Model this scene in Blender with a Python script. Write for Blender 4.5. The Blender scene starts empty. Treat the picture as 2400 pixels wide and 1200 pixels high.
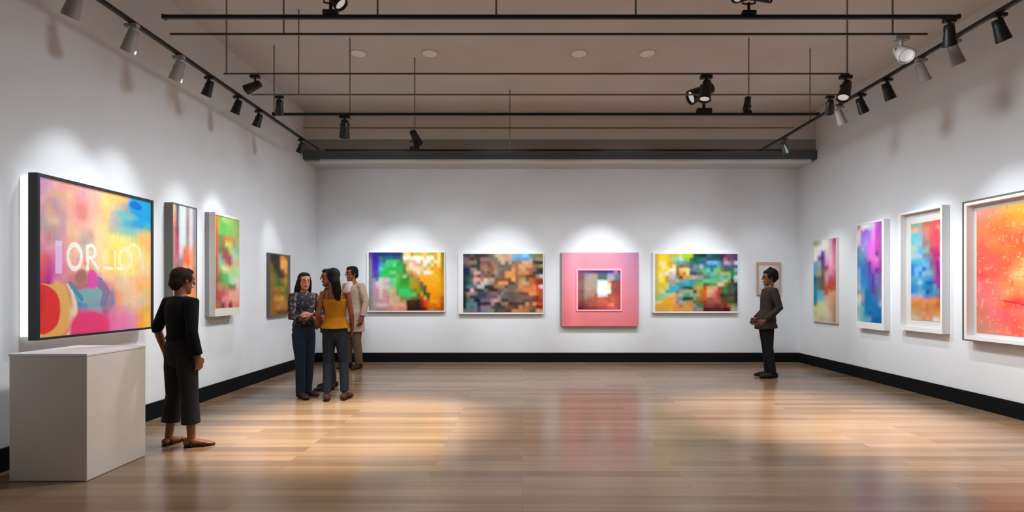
import bpy, bmesh, math, random
from mathutils import Vector, Matrix, noise
random.seed(7)
sc = bpy.context.scene
C = sc.collection
PI = math.pi
XL, XR, YB, YF, ZC = -4.025, 5.392, 10.0, -3.0, 4.7   # room: left, right, back, front, ceiling

# ------------------------------------------------------------------ materials
def lin(c):
    return tuple(((x/12.92) if x <= .04045 else ((x+.055)/1.055)**2.4) for x in c)
def rgb(r, g, b):
    return lin((r/255, g/255, b/255)) + (1,)
def mat(name, col, rough=.6, metal=0, spec=.5, noise_amt=0, noise_scale=20, emit=None, estr=0, bump=0, col2=None):
    m = bpy.data.materials.new(name); m.use_nodes = True
    nt = m.node_tree; b = nt.nodes['Principled BSDF']
    b.inputs['Base Color'].default_value = col
    b.inputs['Roughness'].default_value = rough
    b.inputs['Metallic'].default_value = metal
    b.inputs['Specular IOR Level'].default_value = spec
    if noise_amt or col2:
        tc = nt.nodes.new('ShaderNodeTexCoord'); n = nt.nodes.new('ShaderNodeTexNoise')
        n.inputs['Scale'].default_value = noise_scale; n.inputs['Detail'].default_value = 4
        r = nt.nodes.new('ShaderNodeValToRGB')
        nt.links.new(tc.outputs['Object'], n.inputs['Vector'])
        nt.links.new(n.outputs['Fac'], r.inputs['Fac'])
        if col2:
            r.color_ramp.elements[0].color = col; r.color_ramp.elements[1].color = col2
            r.color_ramp.elements[0].position = .52; r.color_ramp.elements[1].position = .6
        else:
            k = noise_amt
            r.color_ramp.elements[0].color = tuple(x*(1-k) for x in col[:3])+(1,)
            r.color_ramp.elements[1].color = tuple(min(1, x*(1+k)) for x in col[:3])+(1,)
            r.color_ramp.elements[0].position = .3; r.color_ramp.elements[1].position = .7
        nt.links.new(r.outputs['Color'], b.inputs['Base Color'])
        if bump:
            bp = nt.nodes.new('ShaderNodeBump'); bp.inputs['Strength'].default_value = bump
            bp.inputs['Distance'].default_value = .004
            nt.links.new(n.outputs['Fac'], bp.inputs['Height']); nt.links.new(bp.outputs['Normal'], b.inputs['Normal'])
    if emit:
        b.inputs['Emission Color'].default_value = emit; b.inputs['Emission Strength'].default_value = estr
    return m
M = {}
M['wall'] = mat('wall_plaster', (.735, .765, .80, 1), .85, spec=.2, noise_amt=.015, noise_scale=3)
M['ceil'] = mat('ceiling_plaster', (.66, .63, .60, 1), .9, spec=.1, noise_amt=.05, noise_scale=1.2)
M['ceil2'] = mat('bulkhead_plaster', (.60, .575, .55, 1), .9, spec=.1, noise_amt=.04, noise_scale=1.2)
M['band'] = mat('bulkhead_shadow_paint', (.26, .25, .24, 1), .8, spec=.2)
M['bandd'] = mat('bulkhead_dark_metal', (.085, .10, .11, 1), .6, spec=.3)
M['lip'] = mat('bulkhead_lip_paint', (.7, .73, .76, 1), .7)
M['base'] = mat('baseboard_black', (.004, .005, .006, 1), .6, spec=.12)
M['baset'] = mat('baseboard_top_edge', (.025, .035, .04, 1), .5)
M['black'] = mat('black_painted_metal', (.008, .008, .009, 1), .45, spec=.4)
M['pipe'] = mat('dull_conduit_metal', (.055, .045, .045, 1), .5, spec=.3)
M['pipeg'] = mat('grey_green_conduit', (.20, .19, .165, 1), .6, spec=.3)
M['pipe2'] = mat('dull_mauve_conduit', (.14, .11, .105, 1), .55, spec=.3)
M['rod'] = mat('grey_hanger_rod', (.24, .215, .195, 1), .5)
M['palemetal'] = mat('pale_painted_metal', (.33, .31, .295, 1), .5)
M['lens'] = mat('lamp_lens', (.8, .8, .82, 1), .3, emit=(1, .97, .95, 1), estr=.35)
M['glow'] = mat('ceiling_glow_disc', (.62, .55, .49, 1), .6, emit=(1, .88, .78, 1), estr=.10)  # weak emission imitates a light patch on the ceiling
M['plinth'] = mat('plinth_white_paint', (.72, .68, .62, 1), .6, noise_amt=.02, noise_scale=4)
M['white'] = mat('white_frame_paint', (.80, .81, .83, 1), .5)
M['cream'] = mat('cream_frame_paint', (.68, .65, .58, 1), .55)
M['matb'] = mat('mat_board', (.62, .62, .60, 1), .8)
M['backing_glow'] = mat('white_backing_glow', (.9, .9, .92, 1), .5, emit=(1, 1, 1, 1), estr=.75)  # plain white backing; its emission imitates light falling on it
M['greyframe'] = mat('grey_frame_wood', (.30, .31, .32, 1), .6)
M['oliveframe'] = mat('olive_grey_frame_wood', (.135, .135, .11, 1), .6)
M['bronze'] = mat('dull_brown_frame', (.12, .10, .08, 1), .5)
M['tanframe'] = mat('tan_frame_wood', (.48, .34, .25, 1), .6)
M['blackframe'] = mat('black_frame_lacquer', (.012, .014, .018, 1), .35)

def floor_material():
    m = bpy.data.materials.new('oak_plank_floor'); m.use_nodes = True
    nt = m.node_tree; N = nt.nodes; Lk = nt.links; b = N['Principled BSDF']
    tc = N.new('ShaderNodeTexCoord')
    br = N.new('ShaderNodeTexBrick')
    br.inputs['Scale'].default_value = 1.0; br.inputs['Brick Width'].default_value = 1.9
    br.inputs['Row Height'].default_value = .12; br.inputs['Mortar Size'].default_value = .0012
    br.inputs['Mortar Smooth'].default_value = .3; br.offset = .37
    br.inputs['Color1'].default_value = (0, 0, 0, 1); br.inputs['Color2'].default_value = (1, 1, 1, 1)
    br.inputs['Mortar'].default_value = (.3, .3, .3, 1); br.inputs['Bias'].default_value = 0
    Lk.new(tc.outputs['Object'], br.inputs['Vector'])
    mp = N.new('ShaderNodeMapping'); mp.inputs['Scale'].default_value = (.35, 9, 1)
    n = N.new('ShaderNodeTexNoise'); n.inputs['Scale'].default_value = 1.6; n.inputs['Detail'].default_value = 6
    Lk.new(tc.outputs['Object'], mp.inputs['Vector']); Lk.new(mp.outputs['Vector'], n.inputs['Vector'])
    mx = N.new('ShaderNodeMix'); mx.data_type = 'FLOAT'; mx.inputs['Factor'].default_value = .55
    Lk.new(br.outputs['Color'], mx.inputs[2]); Lk.new(n.outputs['Fac'], mx.inputs[3])
    r = N.new('ShaderNodeValToRGB'); e = r.color_ramp.elements
    e[0].position = .12; e[0].color = (.14, .084, .048, 1)
    e[1].position = .88; e[1].color = (.34, .222, .135, 1)
    Lk.new(mx.outputs[0], r.inputs['Fac'])
    ds = N.new('ShaderNodeMix'); ds.data_type = 'RGBA'; ds.blend_type = 'MULTIPLY'
    ds.inputs[7].default_value = (.45, .36, .3, 1)
    Lk.new(br.outputs['Fac'], ds.inputs['Factor']); Lk.new(r.outputs['Color'], ds.inputs[6])
    Lk.new(ds.outputs[2], b.inputs['Base Color'])
    rr = N.new('ShaderNodeMapRange'); rr.inputs['To Min'].default_value = .16; rr.inputs['To Max'].default_value = .28
    Lk.new(n.outputs['Fac'], rr.inputs['Value']); Lk.new(rr.outputs[0], b.inputs['Roughness'])
    b.inputs['Specular IOR Level'].default_value = .5
    bp = N.new('ShaderNodeBump'); bp.inputs['Strength'].default_value = .05; bp.inputs['Distance'].default_value = .002
    Lk.new(mx.outputs[0], bp.inputs['Height']); Lk.new(bp.outputs['Normal'], b.inputs['Normal'])
    return m
M['floor'] = floor_material()

# ------------------------------------------------------------------ mesh helpers
def obj_from_bm(name, bm, m, parent=None, smooth=False):
    me = bpy.data.meshes.new(name); bm.normal_update(); bm.to_mesh(me); bm.free()
    if smooth:
        for p in me.polygons: p.use_smooth = True
    me.materials.append(m)
    o = bpy.data.objects.new(name, me); C.objects.link(o)
    if parent: o.parent = parent
    return o
def add_box(bm, x0, x1, y0, y1, z0, z1, bevel=0):
    t = bmesh.new()
    bmesh.ops.create_cube(t, size=1)
    for v in t.verts:
        v.co = Vector(((x0+x1)/2+v.co.x*(x1-x0), (y0+y1)/2+v.co.y*(y1-y0), (z0+z1)/2+v.co.z*(z1-z0)))
    if bevel:
        bmesh.ops.bevel(t, geom=list(t.edges), offset=bevel, segments=2, affect='EDGES', profile=.5)
    merge(bm, t)
def merge(bm, t, mtx=None):
    vm = {}
    for v in t.verts: vm[v] = bm.verts.new(mtx @ v.co if mtx else v.co)
    for f in t.faces:
        try: bm.faces.new([vm[v] for v in f.verts])
        except ValueError: pass
    t.free()
def box(name, m, x0, x1, y0, y1, z0, z1, parent=None, bevel=0):
    bm = bmesh.new(); add_box(bm, x0, x1, y0, y1, z0, z1, bevel); return obj_from_bm(name, bm, m, parent)
def add_tube(bm, pts, rads, ref=(1, 0, 0), n=14, cap=True):
    """rings along a path; a radius is r or (along ref, across); rounded caps"""
    P = [Vector(p) for p in pts]; R = [(r, r) if not isinstance(r, (tuple, list)) else r for r in rads]
    ref = Vector(ref); k = len(P)
    tang = []
    for i in range(k):
        a = P[max(0, i-1)]; b = P[min(k-1, i+1)]; tang.append((b-a).normalized())
    if cap:
        P2, R2, T2 = [], [], []
        for s, (q, r) in zip((.98, .72, .38), ((.2, 1), (.66, 1), (.92, 1))):
            e = min(R[0]); P2.append(P[0]-tang[0]*e*s*.8); R2.append((R[0][0]*q, R[0][1]*q)); T2.append(tang[0])
        P2 += P; R2 += R; T2 += tang
        for s, q in zip((.38, .72, .98), (.92, .66, .2)):
            e = min(R[-1]); P2.append(P[-1]+tang[-1]*e*s*.8); R2.append((R[-1][0]*q, R[-1][1]*q)); T2.append(tang[-1])
        P, R, tang = P2, R2, T2
    rings = []
    for p, r, t in zip(P, R, tang):
        x = ref - t*ref.dot(t)
        if x.length < 1e-4: x = t.orthogonal()
        x.normalize(); y = t.cross(x)
        rings.append([bm.verts.new(p + x*r[0]*math.cos(2*PI*j/n) + y*r[1]*math.sin(2*PI*j/n)) for j in range(n)])
    for a, b in zip(rings, rings[1:]):
        for j in range(n):
            bm.faces.new((a[j], a[(j+1) % n], b[(j+1) % n], b[j]))
    bm.faces.new(rings[0][::-1]); bm.faces.new(rings[-1])
def add_ell(bm, c, r, n=14, rot=None):
    t = bmesh.new(); bmesh.ops.create_uvsphere(t, u_segments=n, v_segments=max(6, n//2+2), radius=1)
    mtx = Matrix.Translation(Vector(c)) @ (rot.to_4x4() if rot else Matrix.Identity(4)) @ Matrix.Diagonal((r[0], r[1], r[2], 1))
    merge(bm, t, mtx)
def remeshed(name, bm, m, parent, voxel=.006, it=3, scale=1):
    for v in bm.verts: v.co *= scale
    bmesh.ops.recalc_face_normals(bm, faces=list(bm.faces))
    me = bpy.data.meshes.new('t'); bm.to_mesh(me); bm.free()
    t = bpy.data.objects.new('t', me); C.objects.link(t)
    r = t.modifiers.new('r', 'REMESH'); r.mode = 'VOXEL'; r.voxel_size = voxel*scale; r.use_smooth_shade = True
    s = t.modifiers.new('s', 'SMOOTH'); s.factor = .5; s.iterations = it
    dg = bpy.context.evaluated_depsgraph_get()
    me2 = bpy.data.meshes.new_from_object(t.evaluated_get(dg)); me2.name = name
    bpy.data.objects.remove(t); bpy.data.meshes.remove(me)
    me2.materials.clear(); me2.materials.append(m)
    for p in me2.polygons: p.use_smooth = True
    o = bpy.data.objects.new(name, me2); C.objects.link(o); o.parent = parent
    return o
def thing(name, label, cat, loc=(0, 0, 0), rz=0, group=None):
    o = bpy.data.objects.new(name, None); C.objects.link(o); o.empty_display_size = .1
    o.location = loc; o.rotation_euler = (0, 0, rz); o['label'] = label; o['category'] = cat
    if group: o['group'] = group
    return o
def struct(o, label=None, cat=None):
    o['kind'] = 'structure'
    if label: o['label'] = label
    if cat: o['category'] = cat
    return o

# ------------------------------------------------------------------ room shell
struct(box('floor', M['floor'], XL-.15, XR+.15, YF, YB+.15, -.1, 0), 'glossy oak plank floor with boards running across the room', 'floor')
struct(box('wall_left', M['wall'], XL-.15, XL, YF, YB+.15, 0, ZC), 'white left gallery wall hung with four paintings', 'wall')
struct(box('wall_right', M['wall'], XR, XR+.15, YF, YB+.15, 0, ZC), 'white right gallery wall hung with four paintings', 'wall')
struct(box('wall_back', M['wall'], XL, XR, YB, YB+.15, 0, ZC), 'white far gallery wall hung with a row of paintings', 'wall')
struct(box('ceiling', M['ceil'], XL-.15, XR+.15, YF, YB+.15, ZC, ZC+.1), 'brownish plaster ceiling above the lighting rails', 'ceiling')
BH, BT = .18, .028
def baseboard(name, x0, x1, y0, y1, lab):
    bm = bmesh.new(); add_box(bm, x0, x1, y0, y1, 0, BH, .004)
    struct(obj_from_bm(name, bm, M['base']), lab, 'baseboard')
baseboard('baseboard_left', XL, XL+BT, YF, YB, 'tall black baseboard along the left wall')
baseboard('baseboard_right', XR-BT, XR, YF, YB, 'tall black baseboard along the right wall')
baseboard('baseboard_back', XL+BT, XR-BT, YB-BT, YB, 'tall black baseboard along the far wall')
# bulkhead dropped over the far wall, with a dark steel band and a pale lip
YK = 9.4
bm = bmesh.new(); add_box(bm, XL, XR, YK, YB, 4.17, ZC); add_box(bm, XL, XR, YK+.06, YB, 3.77, 4.17)
struct(obj_from_bm('wall_bulkhead', bm, M['ceil2']), 'plaster bulkhead dropped from the ceiling over the far wall', 'bulkhead')
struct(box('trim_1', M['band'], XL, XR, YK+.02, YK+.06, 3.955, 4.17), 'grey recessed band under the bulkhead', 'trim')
struct(box('trim_2', M['bandd'], XL, XR, YK-.03, YK+.06, 3.80, 3.955), 'dark grey steel band along the foot of the bulkhead', 'trim')
struct(box('trim_3', M['lip'], XL+.3, XR-.1, YK-.01, YK+.06, 3.75, 3.80), 'pale lip under the dark steel band', 'trim')

# ------------------------------------------------------------------ ceiling rails
ZT = 3.7; HZ = ZT-1.4
def pxX(px, Y): return (px-1225)/1200*Y
def rail(name, label, cat, x0, x1, y0, y1, m, th, rods=(), group='lighting rails under the ceiling', z=ZT):
    cx, cy = (x0+x1)/2, (y0+y1)/2
    r = thing(name, label, cat, (cx, cy, z-th/2), group=group)
    hx, hy = max((x1-x0)/2, th/2), max((y1-y0)/2, th/2)
    long_x = hx > hy
    if name == 'conduit_pipe':
        bm = bmesh.new()
        add_tube(bm, [(-hx, 0, th/2), (hx, 0, th/2)], [th/2]*2, ref=(0, 0, 1), n=10); obj_from_bm('pipe', bm, m, r, True)
    else:
        bm = bmesh.new()
        add_box(bm, -hx, hx, -hy, hy, 0, th, .003)
        obj_from_bm('rail', bm, m, r)
        for s in (-1, 1):
            if long_x: box('end_cap', m, s*hx-.012, s*hx+.012, -hy-.004, hy+.004, -.004, th+.004, r, .002)
            else: box('end_cap', m, -hx-.004, hx+.004, s*hy-.012, s*hy+.012, -.004, th+.004, r, .002)
    for q in rods:
        bm = bmesh.new(); p = (q-cx, 0) if long_x else (0, q-cy)
        add_tube(bm, [(p[0], p[1], th*.6), (p[0], p[1], ZC-(z-th/2))], [.0085, .0085], n=8, cap=False)
        obj_from_bm('hanger_rod', bm, M['rod'], r, True)
    return r
XTL, XTR = -3.35, 3.93
rail('lighting_rail', 'long black lighting rail running away along the left wall', 'rail', XTL, XTL, 2.6, 8.35, M['black'], .034, (3.0, 6.9))
rail('lighting_rail', 'long black lighting rail running away along the right wall', 'rail', XTR, XTR, 2.6, 8.35, M['black'], .034, (3.1, 7.0))
CR = [  # name, label, py, x0px, x1px, material, thickness, rods(px)
 ('lighting_rail', 'nearest crosswise black lighting rail at the top of the view', 40, 385, 2245, 'black', .030, (885, 1163, 1490)),
 ('conduit_pipe', 'thin dark pipe just behind the nearest crosswise rail', 80, 400, 2172, 'pipe', .021, (665, 2092)),
 ('conduit_pipe', 'thin dull pipe carrying two spotlights on its right half', 173, 525, 1990, 'pipe2', .019, (531, 2050)),
 ('conduit_pipe', 'thin grey-green pipe just in front of the dark middle rail', 222, 590, 1994, 'pipeg', .02, (700,)),
 ('lighting_rail', 'crosswise dark rail in the middle of the ceiling carrying a big black spotlight', 268, 641, 1917, 'black', .034, (820, 1755)),
 ('conduit_pipe', 'thin pale grey pipe between the middle rail and the bulkhead', 300, 712, 1860, 'pipeg', .03, (972,)),
 ('lighting_rail', 'farthest crosswise black rail in front of the bulkhead', 353, 765, 1832, 'black', .04, (1195,)),
]
RY = {}
for nm, lab, py, a, b, m, th, rods in CR:
    Y = 1200*HZ/(680-py); RY[py] = Y
    rods = [pxX(q, Y) for q in rods]
    x0, x1 = pxX(a, Y), pxX(b, Y)
    rail(nm, lab, 'rail' if nm[0] == 'l' else 'pipe', x0, x1, Y, Y, M[m], th, [min(max(q, x0+.02), x1-.02) for q in rods],
         'lighting rails under the ceiling' if nm[0] == 'l' else 'thin pipes under the ceiling')

# ------------------------------------------------------------------ spotlights
def spotlight(label, loc, aim, s=1, pale=False, above=False, twin=False):
    r = thing('track_spotlight', label, 'spotlight', loc, group='spotlights on the ceiling rails')
    hm = M['palemetal'] if pale else M['black']
    sg = 1 if above else -1
    z0 = .017*sg
    box('adaptor', hm, -.05*s, .05*s, -.02*s, .02*s, min(z0, z0+sg*.03*s), max(z0, z0+sg*.03*s), r, .004)
    bm = bmesh.new(); add_tube(bm, [(0, 0, z0+sg*.02*s), (0, 0, z0+sg*.085*s)], [.011*s]*2, n=8); obj_from_bm('stem', bm, hm, r, True)
    aims = [Vector(aim).normalized()]
    if twin: aims = [Vector((-.75, -.55, -.35)).normalized(), Vector((.75, -.55, -.35)).normalized()]
    for d in aims:
        piv = Vector((0, 0, z0+sg*(.15 if above else .11)*s))
        R = d.to_track_quat('Z', 'Y').to_matrix()
        prof = [(-.085, .022), (-.08, .036), (-.02, .040), (.03, .046), (.085, .052), (.092, .052), (.092, .045), (.07, .042)]
        bm = bmesh.new(); n = 18
        off = piv + d*(.075*s if twin else .02*s)
        rings = [[bm.verts.new(off + R @ Vector((q*s*math.cos(2*PI*j/n), q*s*math.sin(2*PI*j/n), t*s))) for j in range(n)] for t, q in prof]
        for a, b in zip(rings, rings[1:]):
            for j in range(n): bm.faces.new((a[j], a[(j+1) % n], b[(j+1) % n], b[j]))
        bm.faces.new(rings[0][::-1])
        hd = obj_from_bm('lamp_head', bm, hm, r, True)
        bm = bmesh.new(); cc = off + d*.072*s
        add_tube(bm, [cc, cc+d*.004*s], [.041*s]*2, n=16, cap=False); obj_from_bm('lens', bm, M['lens'], hd)
    bm = bmesh.new()
    add_tube(bm, [(-.045*s, 0, z0+sg*.10*s), (-.047*s, 0, z0+sg*.085*s), (0, 0, z0+sg*.078*s), (.047*s, 0, z0+sg*.085*s), (.045*s, 0, z0+sg*.10*s)], [.006*s]*5, ref=(0, 1, 0), n=6)
    obj_from_bm('yoke', bm, hm, r, True)
    return r
def on(py, px): return (pxX(px, RY[py]), RY[py], ZT)
spotlight('black spotlight with a bracket on the left part of the nearest crosswise rail', on(40, 775), (.75, .0, -.85), 1.25, above=True)
spotlight('twin-headed black spotlight with pale lenses at the top edge of the view', on(40, 1755), (0, -1, -.3), 1.15, above=True, twin=True)
spotlight('small black spotlight on the left end of the thin pipe carrying two more spotlights', on(173, 598), (-.9, .1, -.35), 1.0)
spotlight('black domed spotlight directly above the big black one right of centre', on(173, 1655), (-.2, -.2, -.95), 1.25)
spotlight('black spotlight at the right end of a thin pipe, close to the right rail', on(173, 1982), (-.4, -.3, -.9), 1.25)
spotlight('largest black spotlight standing up on the middle rail, aimed left', on(268, 1650), (-.9, -.1, -.45), 1.9, above=True)
spotlight('slim black spotlight on the middle rail, right of the largest spotlight', on(268, 1752), (.1, .5, -.85), 1.0, above=True)
spotlight('black spotlight hanging below the left part of the middle rail', on(268, 808), (-.2, .5, -.85), 1.3)
spotlight('black spotlight on the farthest crosswise rail, left of centre', on(353, 972), (.2, .8, -.55), 1.5, above=True)
spotlight('pale spotlight with a dark bracket hanging under the near pipe beside the right rail', on(80, 2112), (-.2, -.75, -.6), 1.3, pale=True)
spotlight('small black lamp hanging at the right end of the nearest crosswise rail', on(40, 2225), (.3, .3, -.9), 1.0)
spotlight('small black spotlight under the left end of the grey-green pipe', on(222, 655), (-.3, .6, -.75), .95)
spotlight('small dark spotlight under the right end of the grey-green pipe', on(222, 1945), (.3, .6, -.7), .95)
for Y, lab, pale in ((3.83, 'pale spotlight on the left rail, at the very top edge of the view', 1),
                     (4.39, 'pale spotlight on the left rail, second from the top edge', 1),
                     (4.99, 'pale spotlight on the left rail, third from the top edge', 1),
                     (5.47, 'black spotlight on the left rail, nearest of its dark ones', 0),
                     (6.02, 'black spotlight on the left rail, second of its dark ones', 0),
                     (6.50, 'black spotlight on the left rail, third of its dark ones', 0),
                     (7.75, 'black spotlight at the far end of the left rail', 0)):
    spotlight(lab, (XTL, Y, ZT), (-.42, .15, -.9), 1.1 if pale else .95, pale=bool(pale))
for Y, lab, pale in ((4.22, 'black spotlight on the right rail, at the top right corner of the view', 0),
                     (4.66, 'pale spotlight on the right rail next to the top right corner', 1),
                     (5.05, 'pale spotlight on the right rail, second of its pale ones', 1),
                     (5.52, 'black spotlight halfway along the right rail', 0),
                     (5.95, 'black spotlight on the right rail in front of a pale one', 0),
                     (6.35, 'pale spotlight on the right rail, farthest of its pale ones', 1),
                     (7.70, 'black spotlight at the far end of the right rail', 0)):
    spotlight(lab, (XTR, Y, ZT), (.42, .1, -.9), 1.05, pale=bool(pale))
for px, lab in ((840, 'faint round disc standing for a light patch on the ceiling, leftmost of the row of four'), (1007, 'faint round disc standing for a light patch on the ceiling, second from the left of the row of four'),
                (1357, 'faint round disc standing for a light patch on the ceiling, third from the left of the row of four'), (1517, 'faint round disc standing for a light patch on the ceiling, rightmost of the row of four')):
    Y = 1200*(ZC-1.4)/(680-125)  # glowing discs stand in for soft patches of light, not lamps
    r = thing('ceiling_light_patch', lab, 'light patch', (pxX(px, Y), Y, ZC), group='discs standing for light patches on the ceiling')
    bm = bmesh.new(); add_tube(bm, [(0, 0, 0), (0, 0, -.008)], [.13, .125], n=28, cap=False); obj_from_bm('patch_rim', bm, M['ceil2'], r)
    bm = bmesh.new(); add_tube(bm, [(0, 0, -.006), (0, 0, -.010)], [.10, .10], n=28, cap=False); obj_from_bm('patch_disc', bm, M['glow'], r)

# ------------------------------------------------------------------ paintings
def parse(t):
    rows = []
    for ln in t.strip().splitlines():
        row = []
        for k in ln.split():
            k, _, q = k.partition('*')
            row += [lin(tuple(int(c, 16)/15 for c in k))]*int(q or 1)
        rows.append(row)
    return rows
def sample(tb, s, t):
    H, W = len(tb), len(tb[0])
    x = min(max(s*W-.5, 0), W-1); y = min(max(t*H-.5, 0), H-1)
    i, j = int(x), int(y); fx, fy = x-i, y-j
    fx = min(max((fx-.5)*1.25+.5, 0), 1); fy = min(max((fy-.5)*1.25+.5, 0), 1)
    i2, j2 = min(i+1, W-1), min(j+1, H-1)
    a, b, c, d = tb[j][i], tb[j][min(i2, len(tb[j])-1)], tb[j2][min(i, len(tb[j2])-1)], tb[j2][min(i2, len(tb[j2])-1)]
    return [(a[k]*(1-fx)+b[k]*fx)*(1-fy)+(c[k]*(1-fx)+d[k]*fx)*fy for k in range(3)]
def paint_mat(name, rough=.55):
    m = bpy.data.materials.new(name); m.use_nodes = True
    nt = m.node_tree; b = nt.nodes['Principled BSDF']
    a = nt.nodes.new('ShaderNodeVertexColor'); a.layer_name = 'paint'
    n = nt.nodes.new('ShaderNodeTexNoise'); n.inputs['Scale'].default_value = 60; n.inputs['Detail'].default_value = 5
    tc = nt.nodes.new('ShaderNodeTexCoord'); nt.links.new(tc.outputs['Object'], n.inputs['Vector'])
    mr = nt.nodes.new('ShaderNodeMapRange'); mr.inputs['To Min'].default_value = .88; mr.inputs['To Max'].default_value = 1.12
    nt.links.new(n.outputs['Fac'], mr.inputs['Value'])
    mx = nt.nodes.new('ShaderNodeMix'); mx.data_type = 'RGBA'; mx.blend_type = 'MULTIPLY'; mx.inputs['Factor'].default_value = 1
    nt.links.new(a.outputs['Color'], mx.inputs[6]); nt.links.new(mr.outputs[0], mx.inputs[7])
    nt.links.new(mx.outputs[2], b.inputs['Base Color'])
    bp = nt.nodes.new('ShaderNodeBump'); bp.inputs['Strength'].default_value = .15; bp.inputs['Distance'].default_value = .002
    nt.links.new(n.outputs['Fac'], bp.inputs['Height']); nt.links.new(bp.outputs['Normal'], b.inputs['Normal'])
    b.inputs['Roughness'].default_value = rough; b.inputs['Specular IOR Level'].default_value = .15
    return m
PM = paint_mat('painted_canvas')
GAIN = .88
def canvas(name, parent, x0, x1, z0, z1, y, fn, nx=120, nz=120, th=.012):
    """flat painted panel facing local -y; fn(s,t)->colour, s to the right and t downwards"""
    bm = bmesh.new(); L = bm.verts.layers.float_color.new('paint')
    g = []
    for j in range(nz+1):
        row = []
        for i in range(nx+1):
            s, t = i/nx, j/nz
            v = bm.verts.new((x0+(x1-x0)*s, y, z1+(z0-z1)*t))
            c = fn(s, t); v[L] = (c[0]*GAIN, c[1]*GAIN, c[2]*GAIN, 1); row.append(v)
        g.append(row)
    for j in range(nz):
        for i in range(nx): bm.faces.new((g[j][i], g[j+1][i], g[j+1][i+1], g[j][i+1]))
    B = [[bm.verts.new((x, y+th, z)) for x in (x0, x1)] for z in (z1, z0)]
    for v in (B[0][0], B[0][1], B[1][0], B[1][1]): v[L] = (.6, .58, .55, 1)
    bm.faces.new((B[0][0], B[0][1], B[1][1], B[1][0]))
    bm.faces.new([g[0][i] for i in range(nx+1)] + [B[0][1], B[0][0]])
    bm.faces.new([g[nz][i] for i in range(nx, -1, -1)] + [B[1][0], B[1][1]])
    bm.faces.new([g[j][0] for j in range(nz, -1, -1)] + [B[0][0], B[1][0]])
    bm.faces.new([g[j][nx] for j in range(nz+1)] + [B[1][1], B[0][1]])
    return obj_from_bm(name, bm, PM, parent)
def add_frame(bm, w, h, l, r, b, t, y0, y1, bev=.004):
    """four bars round a rectangle w x h (bottom centre at the origin) between depths y0 and y1 (y1 nearer the viewer)"""
    ya, yb = min(y0, y1), max(y0, y1)
    def ring(y, inn):
        a = (-w/2+l, w/2-r, b, h-t) if inn else (-w/2, w/2, 0, h)
        return [bm.verts.new((x, y, z)) for x, z in ((a[0], a[2]), (a[1], a[2]), (a[1], a[3]), (a[0], a[3]))]
    fo, fi, bo, bi = ring(ya, 0), ring(ya, 1), ring(yb, 0), ring(yb, 1)
    for k in range(4):
        q = (k+1) % 4
        bm.faces.new((fo[k], fo[q], fi[q], fi[k])); bm.faces.new((bo[q], bo[k], bi[k], bi[q]))
        bm.faces.new((fo[q], fo[k], bo[k], bo[q])); bm.faces.new((fi[k], fi[q], bi[q], bi[k]))
def frame(name, m, parent, *a):
    bm = bmesh.new(); add_frame(bm, *a); return obj_from_bm(name, bm, m, parent)
def tabfn(tb, warp=.012, near=None, seed=0):
    tb = parse(tb)
    def fn(s, t):
        if near:                      # tables were read off in equal steps of view angle along a receding wall
            Ya, Yb = near; Y = Ya+(Yb-Ya)*s
            s2 = (1/Ya-1/Y)/(1/Ya-1/Yb)
        else: s2 = s
        d = noise.noise_vector(Vector((s*9+seed, t*9, seed)))
        e = noise.noise_vector(Vector((s*28+seed, t*28, seed+5)))
        c = sample(tb, s2+warp*(d.x+.5*e.x), t+warp*(d.y+.5*e.y))
        k = 1+.07*noise.noise(Vector((s*50, t*14, seed)))
        return [x*k for x in c]
    return fn

def hang(label, group, wall, u0, u1, z0, z1):
    """root at the bottom centre on a wall; local x to the right for the viewer, -y out of the wall"""
    w, h, c = u1-u0, z1-z0, (u0+u1)/2
    if wall == 'L': loc, rz = (XL, c, z0), PI/2
    elif wall == 'R': loc, rz = (XR, c, z0), -PI/2
    else: loc, rz = (c, YB, z0), 0
    return thing('framed_painting', label, 'painting', loc, rz, group), w, h

# --- left wall 1: large painting with lettering
L1T = """
dad eac fbb faa fba fba fab fba eba fc8 fc7 fc7 eb7 5af 4af 2ae
dac ebb eb9 eba fca faa faa fba eba fd7 ec8 db9 aaa 28d 17d 1ae
ebc daa cab eba fba fa9 f99 fba eb9 fc8 cba bba 4ad 3ad 2ae 1ae
dab eb9 daa daa fba faa e98 fba fca ec8 bbb 9bb 5bc 4ad 3ad 5bc
cab eca ecb dab fca fba fba fca fda ed9 cb9 aca 9cb 8cb ec8 fc7
cab caa daa dab fca fca dba da9 fda fd9 fe8 fe8 ee9 dd9 fc7 fc7
eab d99 cab eab fb9 eba bba dba fda fd9 fe8 fe7 fe7 fe8 fd8 fc8
e9b eab eab e9b fb9 fdb dcb fda fda fea fd7 fe7 fe8 fe9 fe9 fd8
f77 e68 e8b e9b fca ebb faa fca fda fea fd6 fe7 fe9 fe8 fd9 fd9
e67 d59 d7a e8a ea9 faa fba eb8 fda fd9 fd6 fe7 fe9 fe8 fd9 fd9
e57 c49 d8b e9a d88 c98 b88 e6a e8c fca fc9 eca fda fc9 fc8 fc8
d47 b39 fb7 d98 d78 b77 b77 c5a e6b d6a ea9 eca eca fc9 fb7 fc7
c36 f44 fb7 ea8 98a 69b 9ab 9bc 9bb d7b 98a fa7 eca fca fc9 ec8
c24 f43 fb6 fc8 ca9 49b 59c 8ab 7ab 98a 88a fa8 eca fca dcb ec8
d34 e33 fb6 fc7 fec e58 b8a aab aab b69 d8a e9a eaa eba fb6 eb6
913 c24 fc8 fdb fca f57 f47 f48 f59 e59 e7a e8b e8b e9b fa5 fc5
ddf fed fdc f56 f46 f47 f47 f48 f59 e6a e7b e8b e8b e9b fa4 fc5
"""
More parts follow.
